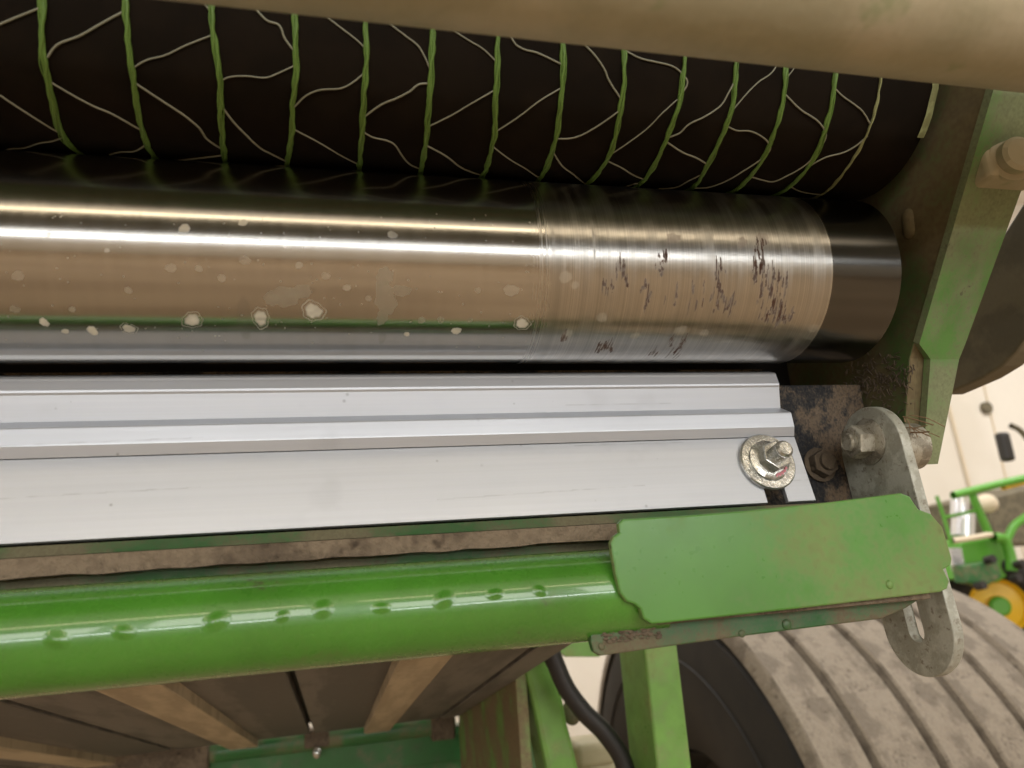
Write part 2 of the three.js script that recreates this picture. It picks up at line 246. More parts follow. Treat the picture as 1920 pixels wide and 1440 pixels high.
// steel roller: water spots, wiped film, a ground band with scratches and rust. Painted in (x, angle), where the photograph shows them
{
  const W = 2048, Hh = 1024, len = SR.x1 - SR.x0, col = new Float32Array(W * Hh * 3), ro = new Float32Array(W * Hh), me = new Float32Array(W * Hh), N = noiser(51), P = noiser(52);
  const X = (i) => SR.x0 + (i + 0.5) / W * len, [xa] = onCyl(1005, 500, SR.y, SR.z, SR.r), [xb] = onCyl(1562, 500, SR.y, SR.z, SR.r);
  const lineTone = Array.from({ length: W }, () => rnd()), lineLong = Array.from({ length: W }, () => rnd());
  for (let j = 0; j < Hh; j++) for (let i = 0; i < W; i++) {
    const u = (i + 0.5) / W, v = (j + 0.5) / Hh, o = j * W + i, x = X(i);
    let ground = sstep(xa - 0.004, xa + 0.008, x + 0.004 * (P(u, v, 40, 60) - 0.5) + 0.009 * (lineTone[i] - 0.5)) * (1 - sstep(xb - 0.002, xb + 0.001, x));
    const broken = sstep(0.30 + 0.5 * lineLong[i], 0.5 + 0.5 * lineLong[i], P(u, v, 200, 12));
    const scr = ground * (lineTone[i] > 0.5 ? 1 : 0.35) * (0.35 + 0.65 * broken);
    const film = fbm(N, u, v, 6, 4, 5), fine = N(u, v, 240, 16);
    let c = 0.50 + 0.03 * (fine - 0.5), r = 0.215 + 0.06 * (film - 0.5) + 0.03 * (fine - 0.5);
    c += 0.16 * (lineTone[i] - 0.5) * ground; r = r * (1 - ground) + ground * (0.27 + 0.2 * scr);
    if (x > xb) { c = 0.13; r = 0.22; }  // end band: the dark reflection is put into the base colour
    col[3 * o] = c * 1.0; col[3 * o + 1] = c * 0.965; col[3 * o + 2] = c * 0.90; ro[o] = r; me[o] = 1;
  }
  const blot = (u, v, ru, rv, k, tint, { rim = 0, metal = 0, rough = 0.7, rag = 0.25, s = 1 } = {}) => {      // ru, rv in photograph pixels
    const [x, a] = onCyl(u, v, SR.y, SR.z, SR.r), [x2] = onCyl(u + 10, v, SR.y, SR.z, SR.r), px = (x2 - x) / 10, [, a2] = onCyl(u, v + 4, SR.y, SR.z, SR.r), pa = Math.abs(a2 - a) / 4;
    const ci = (x - SR.x0) / len * W, cj = (a + Math.PI) / (2 * Math.PI) * Hh, wi = Math.max(1.1, ru * px / len * W), wj = Math.max(1.1, rv * pa / (2 * Math.PI) * Hh), ph = rnd() * 9;
    for (let j = Math.floor(cj - wj * 1.6); j <= cj + wj * 1.6; j++) for (let i = Math.floor(ci - wi * 1.6); i <= ci + wi * 1.6; i++) {
      if (i < 0 || i >= W || j < 0 || j >= Hh) continue;
      const dx = (i - ci) / wi, dy = (j - cj) / wj, t = Math.atan2(dy, dx), d = Math.hypot(dx, dy) * (1 + rag * (0.5 * Math.sin(2 * t + ph) + 0.35 * Math.sin(3 * t + 2 * ph) + 0.3 * Math.sin(7 * t + ph * 3)) * 0.6);
      let w = 1 - sstep(0.82, 1.0, d); if (rim) w = Math.max(w * (d < 0.74 ? 1 : 0.25), (1 - sstep(0, 0.07, Math.abs(d - 1.12))) * 0.75);
      w *= k * (0.75 + 0.5 * (N(i / W, j / Hh, 250, 200) - 0.3)); w = clamp(w); const o = j * W + i;
      for (let c = 0; c < 3; c++) col[3 * o + c] += (tint[c] - col[3 * o + c]) * w;
      ro[o] += (rough - ro[o]) * w; me[o] += (metal - me[o]) * w;
    }
  };
  const LIME = [0.72, 0.68, 0.56], RUST = [0.070, 0.027, 0.014], FILM = [0.42, 0.39, 0.28];
  for (const [u, v, a, b] of [[360, 601, 17, 13], [488, 597, 15, 16], [587, 584, 18, 17], [241, 617, 13, 9], [82, 605, 9, 8], [172, 620, 10, 8], [978, 607, 13, 11], [122, 622, 7, 5], [855, 621, 9, 7], [762, 627, 6, 4], [178, 624, 6, 5], [345, 429, 11, 9]]) blot(u, v, a, b, 0.95, LIME, { rim: a > 11 ? 1 : 0, rag: 0.3 });
  for (const [u, v, a] of [[33, 518, 13], [320, 503, 11], [372, 504, 8], [28, 580, 11], [135, 581, 7], [415, 522, 9], [458, 488, 12], [560, 498, 8], [610, 518, 9], [735, 441, 10], [455, 418, 9], [790, 601, 8], [826, 600, 8], [880, 601, 7], [958, 545, 15], [650, 540, 8], [690, 560, 7], [895, 545, 7], [1060, 520, 14], [1078, 535, 9], [1128, 596, 11], [1276, 620, 12], [1320, 625, 9], [1190, 630, 9], [1525, 616, 10], [1064, 627, 10], [240, 545, 8], [90, 440, 7], [200, 470, 6]]) blot(u, v, a, a * 0.8, rr(0.22, 0.42), LIME, { rough: 0.6, metal: 0.3 });
  for (let k = 0; k < 150; k++) blot(rr(0, 1000), rr(395, 660), rr(1, 2.4), rr(0.8, 2), rr(0.15, 0.5), LIME);
  for (const [u, v, a, b] of [[535, 556, 34, 18], [562, 548, 24, 14], [510, 562, 16, 14], [720, 520, 18, 18], [722, 560, 21, 34], [752, 546, 18, 12], [716, 596, 12, 14]]) blot(u, v, a, b, 0.38, FILM, { rough: 0.55, metal: 0.35, rag: 0.4 });
  for (const [u, v, a, b] of [[457, 600, 14, 46], [716, 632, 8, 14]]) blot(u, v, a, b, 0.2, [0.2, 0.18, 0.14], { rough: 0.4, metal: 0.8, rag: 0.2 });
  for (const [u, v, du, dv, n] of [[1165, 512, 14, 26, 12], [1240, 492, 12, 24, 9], [1140, 535, 12, 14, 7], [1212, 545, 10, 24, 7], [1348, 525, 12, 36, 14], [1360, 575, 16, 18, 10], [1420, 490, 12, 30, 20], [1438, 520, 14, 34, 22], [1460, 545, 16, 30, 20], [1445, 585, 26, 18, 22], [1475, 590, 16, 10, 10], [1420, 462, 18, 10, 8], [1130, 650, 16, 8, 12], [1270, 640, 14, 8, 8], [1240, 662, 30, 8, 8], [1060, 628, 8, 8, 5], [1300, 560, 60, 40, 12]])
    for (let k = 0; k < n * 1.2; k++) { const u1 = u + rr(-du, du), v1 = v + rr(-dv, dv), L = rr(2, 15) * (dv > 15 ? 1 : 0.6); blot(u1, v1, rr(0.6, 1.9), L * 1.2, rr(0.5, 0.95), RUST, { rag: 0.5, rough: 0.85 }); if (rnd() < 0.5) blot(u1 + rr(-3, 3), v1 + L * 0.7, rr(1, 2.6), rr(2, 5), rr(0.5, 0.9), RUST, { rag: 0.6, rough: 0.85 }); }
  for (const [u, v, a, b] of [[1262, 447, 16, 9], [1392, 455, 10, 10], [1430, 447, 14, 10]]) blot(u, v, a, b, 0.3, [0.16, 0.08, 0.045], { rough: 0.7, metal: 0.4, rag: 0.6 });
  const s8 = (x) => 255 * (x <= 0.0031308 ? 12.92 * x : 1.055 * Math.pow(x, 1 / 2.4) - 0.055);
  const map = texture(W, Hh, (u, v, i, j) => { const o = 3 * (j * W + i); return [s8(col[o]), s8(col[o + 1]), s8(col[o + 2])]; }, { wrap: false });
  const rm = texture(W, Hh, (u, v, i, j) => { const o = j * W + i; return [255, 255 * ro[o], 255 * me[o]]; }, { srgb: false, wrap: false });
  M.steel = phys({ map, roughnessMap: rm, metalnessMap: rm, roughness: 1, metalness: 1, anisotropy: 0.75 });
  const t = thing('steel_roller', 'polished steel roller with water spots, scratched band and rust streaks', 'roller');
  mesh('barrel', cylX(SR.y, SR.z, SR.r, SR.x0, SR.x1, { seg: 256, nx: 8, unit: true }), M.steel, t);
  mesh('shaft', cylX(SR.y, SR.z, 0.012, SR.x1, 0.345, { seg: 32 }), M.zincDull, t);
}

// ---------------------------------------------------------------- net on the rubber roller
{
  const t = thing('net_wrap', 'green net wrap with pale cross threads on the rubber roller', 'net');
  const P = (x, a, lift) => V3(x, NR.y + (NR.r + lift) * Math.sin(a), NR.z + (NR.r + lift) * Math.cos(a));
  const strands = [[80, 0, 85, 125, 117, 250, 157, 290], [235, 0, 247, 125, 265, 235, 293, 297], [397, 15, 412, 150, 415, 235, 425, 305], [553, 33, 555, 120, 548, 215, 539, 310], [685, 50, 687, 105, 680, 220, 672, 318], [811, 60, 806, 160, 798, 260, 786, 328], [932, 70, 930, 160, 925, 265, 900, 333], [1054, 80, 1054, 160, 1040, 265, 1006, 339], [1170, 92, 1166, 180, 1146, 280, 1098, 344], [1283, 103, 1274, 180, 1245, 270, 1195, 346], [1379, 112, 1372, 200, 1335, 290, 1296, 351], [1472, 122, 1460, 220, 1430, 295, 1378, 354], [1565, 132, 1553, 215, 1522, 300, 1462, 360], [1650, 140, 1634, 225, 1590, 310, 1538, 364]];
  strands.forEach((s, k) => {
    const q = [0, 2, 4, 6].map((i) => onCyl(s[i], s[i + 1], NR.y, NR.z, NR.r)).sort((a, b) => a[1] - b[1]);
    const xAt = (a) => { if (a <= q[0][1]) return q[0][0]; for (let i = 0; i < 3; i++) if (a <= q[i + 1][1]) return q[i][0] + (q[i + 1][0] - q[i][0]) * sstep(0, 1, (a - q[i][1]) / (q[i + 1][1] - q[i][1])); return q[3][0]; };
    const a0 = q[0][1] - 0.35, a1 = q[3][1] + 1.9, plies = [], thin = k === 13, ph = rnd() * 6, per = rr(1.8, 2.6);
    for (const sgn of [-1, 1]) {
      const pts = []; for (let i = 0; i <= 90; i++) { const a = a0 + (a1 - a0) * i / 90, w = Math.sin(ph + a * per * 4.2) + 0.35 * Math.sin(a * 23 + k), sp = thin ? 0.0003 : 0.00055; pts.push(P(xAt(a) + sgn * sp * w + 0.0002 * Math.sin(a * 40 + k), a, 0.0007 + 0.0004 * sgn * Math.cos(ph + a * per * 4.2))); }
      plies.push(tube(pts, thin ? 0.00055 : 0.00082, 180, 7));
    }
    if (!thin) for (let f = 0; f < 4; f++) { const pts = [], c1 = rr(3, 9), c2 = rr(12, 30), w1 = rr(0.0006, 0.0015); for (let i = 0; i <= 70; i++) { const a = a0 + (a1 - a0) * i / 70; pts.push(P(xAt(a) + w1 * Math.sin(a * c1 + f * 2 + k) + 0.0003 * Math.sin(a * c2), a, 0.0006 + 0.0003 * f)); } plies.push(tube(pts, rr(0.0002, 0.00034), 140, 5)); }
    if (!thin) { const pts = []; for (let i = 0; i <= 60; i++) { const a = a0 + (a1 - a0) * i / 60; pts.push(P(xAt(a) + 0.0009 * Math.sin(a * 11 + k * 2), a, 0.0006)); } plies.push(tube(pts, 0.00055, 120, 6)); }
    mesh('warp_strand', merge(plies), thin ? M.scrap : M.strand, t);
  });
  const threads = [[0, 46, 40, 30, 78, 15], [90, 107, 108, 84, 150, 67, 190, 45, 232, 22], [0, 177, 50, 210, 112, 247], [0, 282, 20, 277, 42, 276, 75, 266, 95, 263, 119, 256], [92, 151, 130, 173, 175, 197, 210, 212, 264, 242], [248, 128, 275, 113, 310, 103, 350, 85, 398, 66], [253, 154, 300, 185, 350, 218, 375, 240, 388, 258, 415, 277], [205, 288, 225, 283, 250, 282, 274, 269], [302, 301, 350, 297, 416, 289], [384, 8, 398, 27], [480, 18, 500, 39, 523, 48, 535, 73, 552, 97], [411, 152, 430, 144, 460, 142, 498, 145, 520, 138, 552, 123], [416, 199, 440, 230, 460, 250, 490, 277, 510, 287, 540, 302], [613, 33, 640, 53, 670, 77, 686, 92], [549, 202, 575, 178, 600, 168, 640, 165, 660, 155, 684, 136], [548, 239, 600, 267, 640, 290, 674, 307], [470, 312, 500, 311, 541, 309], [595, 319, 630, 320, 674, 318], [730, 45, 760, 68, 785, 88, 808, 132], [680, 220, 715, 195, 745, 183, 770, 170, 785, 158, 806, 156], [681, 246, 700, 256, 725, 262, 740, 270, 755, 292, 770, 307, 786, 314], [846, 56, 880, 77, 905, 92, 931, 117], [801, 237, 850, 213, 880, 195, 928, 168], [797, 270, 835, 290, 870, 315, 904, 327], [717, 325, 745, 328, 787, 328], [955, 67, 968, 85, 985, 94, 1005, 99, 1053, 121], [927, 247, 970, 220, 1010, 190, 1052, 164], [924, 273, 960, 300, 985, 314, 1012, 332], [1091, 80, 1115, 105, 1132, 130, 1140, 150, 1165, 188], [1041, 259, 1070, 258, 1090, 252, 1120, 235, 1161, 207], [1035, 281, 1055, 310, 1075, 325, 1099, 344], [1172, 96, 1200, 110, 1230, 117, 1260, 125, 1278, 138, 1288, 155, 1274, 180], [1144, 288, 1180, 265, 1215, 238, 1240, 212, 1270, 186], [1140, 301, 1165, 313, 1190, 328, 1213, 336], [1165, 350, 1180, 346, 1190, 343, 1205, 341], [1252, 257, 1275, 248, 1290, 233, 1320, 218, 1350, 197, 1365, 175, 1377, 150], [1251, 266, 1280, 285, 1305, 295, 1328, 308], [1235, 352, 1265, 350, 1290, 338, 1312, 327], [1372, 207, 1395, 180, 1420, 155, 1445, 138, 1458, 119], [1362, 236, 1380, 244, 1405, 245, 1425, 254, 1438, 265, 1444, 278, 1433, 292], [1297, 351, 1325, 350, 1360, 338, 1395, 318, 1428, 296], [1466, 172, 1500, 205, 1530, 225, 1543, 240, 1548, 255, 1532, 284], [1473, 148, 1493, 121], [1408, 330, 1430, 336, 1450, 339, 1475, 328, 1510, 308, 1532, 284], [1562, 164, 1578, 180, 1600, 195, 1615, 208, 1632, 234], [1514, 312, 1545, 295, 1580, 285, 1600, 275, 1626, 254], [1482, 348, 1500, 357, 1525, 362, 1538, 363]];
  for (const s of threads) {
    const pts = []; for (let i = 0; i < s.length; i += 2) { const [x, a] = onCyl(s[i], s[i + 1], NR.y, NR.z, NR.r); pts.push(P(x + rr(-0.0002, 0.0002), a, 0.0006)); }
    const c = new THREE.CatmullRomCurve3(pts), dense = c.getPoints(30).map((p) => { const a = Math.atan2(p.y - NR.y, p.z - NR.z); return P(p.x + rr(-0.00006, 0.00006), a, 0.0006); });
    mesh('cross_thread', tube(dense, rr(0.00036, 0.00052), 40, 6), M.thread, t);
  }
  for (let k = 0; k < 13; k++) {                       // the net goes on over the roller behind the round bar
    const a = onCyl(...strands[k].slice(0, 2), NR.y, NR.z, NR.r), b = onCyl(...strands[k + 1].slice(0, 2), NR.y, NR.z, NR.r);
    for (let j = 0; j < 3; j++) { const q0 = Math.max(a[1], b[1]) + 0.25 + j * 0.5, f = (j + k) % 2, pts = []; for (let i = 0; i <= 8; i++) { const s = i / 8; pts.push(P(a[0] + (b[0] - a[0]) * s, q0 + 0.42 * (f ? s : 1 - s) + rr(-0.02, 0.02), 0.0006)); } mesh('cross_thread', tube(pts, 0.0005, 24, 6), M.thread, t); }
  }
  // torn pale hem at the end of the roller
  const hem = [[1752, 140, 1762, 140], [1751, 165, 1759, 165], [1746, 190, 1756, 196], [1739, 215, 1749, 224], [1731, 240, 1740, 246], [1723, 258, 1731, 256]], pos = [], idx = [], uv = [];
  hem.forEach(([u, v, u2, v2], i) => { const [x, a] = onCyl(u, v, NR.y, NR.z, NR.r + 0.001); for (const [dx, l] of [[-0.0012, 0.0010], [0.001, 0.0016], [0.0032, 0.0008]]) { const p = P(x + dx + rr(-0.0003, 0.0003), a, l); pos.push(p.x, p.y, p.z); uv.push(p.x, p.y); } if (i) for (let k = 0; k < 2; k++) { const o = 3 * i + k; idx.push(o - 3, o, o - 2, o - 2, o, o + 1); } });
  const g = new THREE.BufferGeometry(); g.setAttribute('position', new THREE.Float32BufferAttribute(pos, 3)); g.setAttribute('uv', new THREE.Float32BufferAttribute(uv, 2)); g.setIndex(idx); g.computeVertexNormals();
  const h = mesh('torn_hem', g, M.scrap, t); h.userData.label = 'pale torn hem of the net at the roller end';
}

// ---------------------------------------------------------------- aluminium strip with ribs, its slot and clamping nut
const AX1 = 0.2625;
const FACE = { a: V3(0, 0.0654, -0.3708), b: V3(0, 0.0272, -0.3618) };
const faceDir = FACE.b.clone().sub(FACE.a).normalize(), faceN = V3(0, -faceDir.z, faceDir.y).multiplyScalar(-1);
if (faceN.z < 0) faceN.multiplyScalar(-1);
{
  const t = thing('aluminium_strip', 'ribbed bright aluminium strip with slotted end under the steel roller', 'metal strip');
  const prof = [[0.1085, -0.3845], [0.1064, -0.3793], [0.1052, -0.3786], [0.1040, -0.3784], [0.0990, -0.3769], [0.0979, -0.3770], [0.0968, -0.3776], [0.0844, -0.3796], [0.0800, -0.3712], [0.0797, -0.3704], [0.0790, -0.3701], [0.0714, -0.3693], [0.0708, -0.3693], [0.0702, -0.3695], [0.0656, -0.3709]];
  const back = [[0.0650, -0.3738], [0.0700, -0.3724], [0.0775, -0.3735], [0.0830, -0.3830], [0.0960, -0.3808], [0.1020, -0.3830], [0.1075, -0.3880]];
  const ribs = slabX([...prof, ...back], -0.40, AX1, [], 0);
  // flat lower face with the open slot, in its own plane
  const Lf = FACE.a.distanceTo(FACE.b), sx = [onPlane(1440, 942, FACE.b, faceN).x, onPlane(1478, 938, FACE.b, faceN).x];
  const s0 = 0.0215, w = (sx[1] - sx[0]) / 2, cx = (sx[0] + sx[1]) / 2, arc = Array.from({ length: 13 }, (_, i) => [cx + w * Math.cos(Math.PI * i / 12), s0 - w * Math.sin(Math.PI * i / 12)]);
  const out = [[-0.40, 0.0002], [AX1, 0.0002], [AX1 + 0.0006, Lf], [sx[1], Lf], ...arc, [sx[0], Lf], [-0.40, Lf]].map(([x, s]) => [x, -s]);
  const flat = slabZ(out, -0.003, 0, [], 0.0003);
  flat.applyMatrix4(new THREE.Matrix4().makeBasis(V3(1, 0, 0), faceDir.clone().multiplyScalar(-1), faceN)); flat.translate(0, FACE.a.y, FACE.a.z);
  mesh('ribbed_edge', ribs, M.alu, t); mesh('flat_face', flat, M.alu, t);
}
function flangeNut(name, label, at, dir, { flange, af, hNut, bolt, tip, mat, washer, turn = 0, group }) {
  const t = thing(name, label, 'nut', group), put = (g) => metricUV(aim(g, at, dir)); let h = 0;
  if (washer) { mesh('washer', put(ring([[bolt, 0], [washer - 0.0006, 0], [washer, 0.0006], [washer, 0.0024], [washer - 0.0008, 0.0031], [bolt, 0.0034]])), mat, t); h = 0.0031; }
  const nut = [ring([[bolt, h], [flange - 0.0004, h], [flange, h + 0.0005], [flange, h + 0.0013], [af * 0.56, h + 0.0032], [bolt, h + 0.0036]])];
  const hx = hexPrism(af, hNut - 0.002, turn); hx.translate(0, 0, h + 0.002); nut.push(hx);
  mesh('flange_nut', put(merge(nut)), mat, t);
  const prof = [[bolt * 0.98, 0]]; const z0 = h + hNut, n = Math.max(2, Math.round((tip - z0) / 0.00125)); for (let i = 0; i < n; i++) { const z = z0 + (tip - 0.0012 - z0) * i / n, d = (tip - 0.0012 - z0) / n; prof.push([bolt, z], [bolt, z + d * 0.35], [bolt * 0.87, z + d * 0.6], [bolt * 0.87, z + d * 0.8]); }
  prof.push([bolt * 0.97, tip - 0.0012], [bolt * 0.78, tip], [bolt * 0.72, tip - 0.0003], [0, tip - 0.0003]);
  mesh('threaded_end', put(ring(prof, 40)), mat, t);
  return { t, put, h };
}
{
  const at = onPlane(1436, 868, FACE.b, faceN);
  const f = flangeNut('flange_nut_bolt', 'shiny zinc flange nut with pink paint mark clamping the aluminium strip', at, faceN, { flange: 0.0118, af: 0.0150, hNut: 0.0095, bolt: 0.0050, tip: 0.0215, mat: M.zinc, washer: 0.0168, turn: 0.35 });
  const marks = []; for (const [a0, a1, r0, r1, hh] of [[-1.55, -0.55, 0.0088, 0.0112, 0.0031], [-0.3, 0.25, 0.0078, 0.0090, 0.0072]]) { const pos = [], idx = []; for (let i = 0; i <= 12; i++) { const a = a0 + (a1 - a0) * i / 12, j = 0.0004 * Math.sin(i * 2.3); for (const r of [r0 + j, r1 + j]) pos.push(r * Math.cos(a), r * Math.sin(a), f.h + hh - (r - r0) * 0.5 - 0.0004 + (r === r1 + j ? -0.0002 : 0.0008)); if (i) { const o = 2 * i; idx.push(o - 2, o - 1, o, o, o - 1, o + 1); } } const g = new THREE.BufferGeometry(); g.setAttribute('position', new THREE.Float32BufferAttribute(pos, 3)); g.setAttribute('uv', new THREE.Float32BufferAttribute(new Float32Array(pos.length / 3 * 2), 2)); g.setIndex(idx); g.computeVertexNormals(); marks.push(g); }
  const m = mesh('paint_mark', f.put(merge(marks)), M.pink, f.t); m.userData.label = 'pink paint mark'; M.pink.side = THREE.DoubleSide;
}
// dirty carrier plate that the strip is bolted to, with an old bolt head
{
  solo('carrier_plate', slabZ([[-0.40, 0.006], [0.331, 0.006], [0.331, 0.1015], [0.262, 0.1015], [0.262, 0.1120], [-0.40, 0.1120]], -0.4000, -0.3905, [], 0.001), M.grime, 'grimy dark carrier plate behind the aluminium strip', 'metal plate');
  solo('interior_blackout', box(-0.60, 0.333, -0.02, 0.40, -0.475, -0.465, 0), M.black, 'black sheet added behind the rollers to keep the gap dark', 'panel');  // added black sheet, hides the bright wall behind the roller gap
  const at = onZ(1536, 872, -0.3905), t = thing('hex_bolt_head', 'dirty brown hex bolt head on the grimy carrier plate', 'bolt');
  const g = merge([ring([[0, 0], [0.0106, 0], [0.0106, 0.0012], [0, 0.0014]]), hexPrism(0.0148, 0.0075, 0.5), ring([[0, 0.0074], [0.0050, 0.0074], [0.0050, 0.0100], [0.0042, 0.0106], [0, 0.0106]])]);
  mesh('bolt_head', metricUV(aim(g, at, V3(0, 0.1, 1))), M.dirt, t);
}

// ---------------------------------------------------------------- side plate with its front flange
const SX = 0.334;
{
  const t = thing('side_plate', 'dusty green side plate with tapered front flange beside the rollers', 'machine frame');
  const top = V3(SX, 0.36, -0.163);
  const edge = [top, V3(SX, 0.1876, -0.2898), V3(SX, 0.1149, -0.3432), V3(SX + 0.0111, 0.1064, -0.3494), V3(SX + 0.011, 0.047, -0.372)];
  const out = [...edge.map((p) => [p.y, p.z]), [0.040, -0.378], [0.024, -0.392], [0.02, -0.60], [0.36, -0.60]];
  mesh('plate', slabX(out, SX, SX + 0.006, [], 0.0008), M.side, t);
  mesh('lower_rib', slabX([[0.1140, -0.3445], [0.1064, -0.3500], [0.047, -0.3725], [0.041, -0.379], [0.041, -0.40], [0.114, -0.38]], SX + 0.0058, SX + 0.0122, [], 0.0006), M.side, t);
  const widths = [0.037, 0.0367, 0.0315, 0.0195, 0.010];
  const pos = [], idx = [], th = 0.005; edge.forEach((p, i) => { const a = edge[Math.max(0, i - 1)], b = edge[Math.min(edge.length - 1, i + 1)], d = b.clone().sub(a).setX(0).normalize(), n = V3(0, -d.z, d.y); if (n.z > 0) n.negate(); for (const [dx, k] of [[-0.001, 1], [widths[i], 1], [widths[i], 0], [-0.001, 0]]) pos.push(p.x + dx, p.y - n.y * th * k, p.z - n.z * th * k); if (i) for (let k = 0; k < 4; k++) { const o = 4 * i + k, o2 = 4 * i + (k + 1) % 4; idx.push(o - 4, o2 - 4, o, o, o2 - 4, o2); } });
  const L = 4 * (edge.length - 1); idx.push(0, 2, 1, 0, 3, 2, L, L + 1, L + 2, L, L + 2, L + 3);
  const g = new THREE.BufferGeometry(); g.setAttribute('position', new THREE.Float32BufferAttribute(pos, 3)); g.setIndex(idx); const g2 = g.toNonIndexed(); g2.computeVertexNormals();
  mesh('front_flange', metricUV(g2), M.flange, t);
  // a weld lug and a dusty patch of chaff on the plate
  const lug = new THREE.CapsuleGeometry(0.0042, 0.010, 6, 16); lug.scale(0.7, 1, 1); lug.rotateX(0.15); const lp = onX(1704, 420, SX); lug.translate(lp.x, lp.y, lp.z);
  mesh('weld_lug', metricUV(lug), M.side, t);
  const chaff = []; for (let k = 0; k < 260; k++) { const u = 1650 + 60 * (rnd() + rnd() - 1) * 1.3, v = 715 + 55 * (rnd() + rnd() - 1) * 1.2, p = onX(clamp(u, 1585, 1712), v, SX - 0.0012); const c = new THREE.BoxGeometry(rr(0.0003, 0.0006), rr(0.0003, 0.0006), rr(0.001, 0.005)); c.rotateX(rr(0, 3.14)); c.rotateZ(rr(-0.4, 0.4)); c.translate(p.x + rr(-0.001, 0.001), p.y, p.z); chaff.push(c); }
  const ch = mesh('chaff', metricUV(merge(chaff)), M.dirt, t); ch.userData.kind = 'stuff';
}
// straw caught behind the link
{
  const g = []; for (let k = 0; k < 9; k++) { const a = onX(rr(1690, 1712), rr(772, 812), 0.322), b = a.clone().add(V3(rr(-0.002, 0.006), rr(-0.012, -0.002), rr(-0.004, 0.02))); g.push(tube([a, a.clone().lerp(b, 0.5).add(V3(rr(-0.001, 0.001), rr(-0.001, 0.002), 0)), b], rr(0.0002, 0.0005), 6, 5)); }
  const m = solo('straw', merge(g), std({ color: rgb(0.30, 0.19, 0.11), roughness: 0.8 }), 'wisps of brown straw caught behind the zinc link', 'straw'); m.userData.kind = 'stuff';
}

// ---------------------------------------------------------------- galvanised link with slot, hung from a bolt
const LX = 0.300, LK = { z: -0.3555, w: 0.0248, top: 0.0535, bot: -0.0435 };
{
  const o = []; for (let i = 0; i <= 20; i++) { const a = Math.PI * i / 20; o.push([LK.top + LK.w * Math.sin(a), LK.z + LK.w * Math.cos(a)]); }
  for (let i = 0; i <= 20; i++) { const a = Math.PI + Math.PI * i / 20; o.push([LK.bot + LK.w * Math.sin(a), LK.z + LK.w * Math.cos(a)]); }
  const h = [], sw = 0.0062, zt = LK.z - 0.0005; for (let i = 0; i <= 14; i++) { const a = Math.PI * i / 14; h.push([-0.014 + sw * Math.sin(a), zt + sw * Math.cos(a)]); } for (let i = 0; i <= 14; i++) { const a = Math.PI + Math.PI * i / 14; h.push([-0.0455 + sw * Math.sin(a), zt + sw * Math.cos(a)]); }
  const tilt = ([y, z]) => { const a = 0.085, dy = y - LK.top, dz = z - LK.z; return [LK.top + dy * Math.cos(a) + dz * Math.sin(a), LK.z - 0.0008 - dy * Math.sin(a) + dz * Math.cos(a)]; };
  solo('slotted_link', slabX(o.map(tilt), LX, LX + 0.0062, [h.map(tilt)], 0.0007), M.galv, 'galvanised slotted link bar hanging from a bolt beside the tyre', 'metal link');
  const at = onX(1630, 828, LX);
  flangeNut('flange_nut_bolt', 'weathered flange nut on the top end of the slotted link', at, V3(-1, 0, 0), { flange: 0.0132, af: 0.0165, hNut: 0.0125, bolt: 0.0056, tip: 0.0155, mat: M.zincDull, turn: 0.28 });
  solo('spacer_bush', metricUV(cylX(at.y - 0.003, at.z - 0.004, 0.0135, LX + 0.0064, SX - 0.0004, { seg: 40 })), M.zincDull, 'grey spacer bush between the slotted link and side plate', 'bush');
}

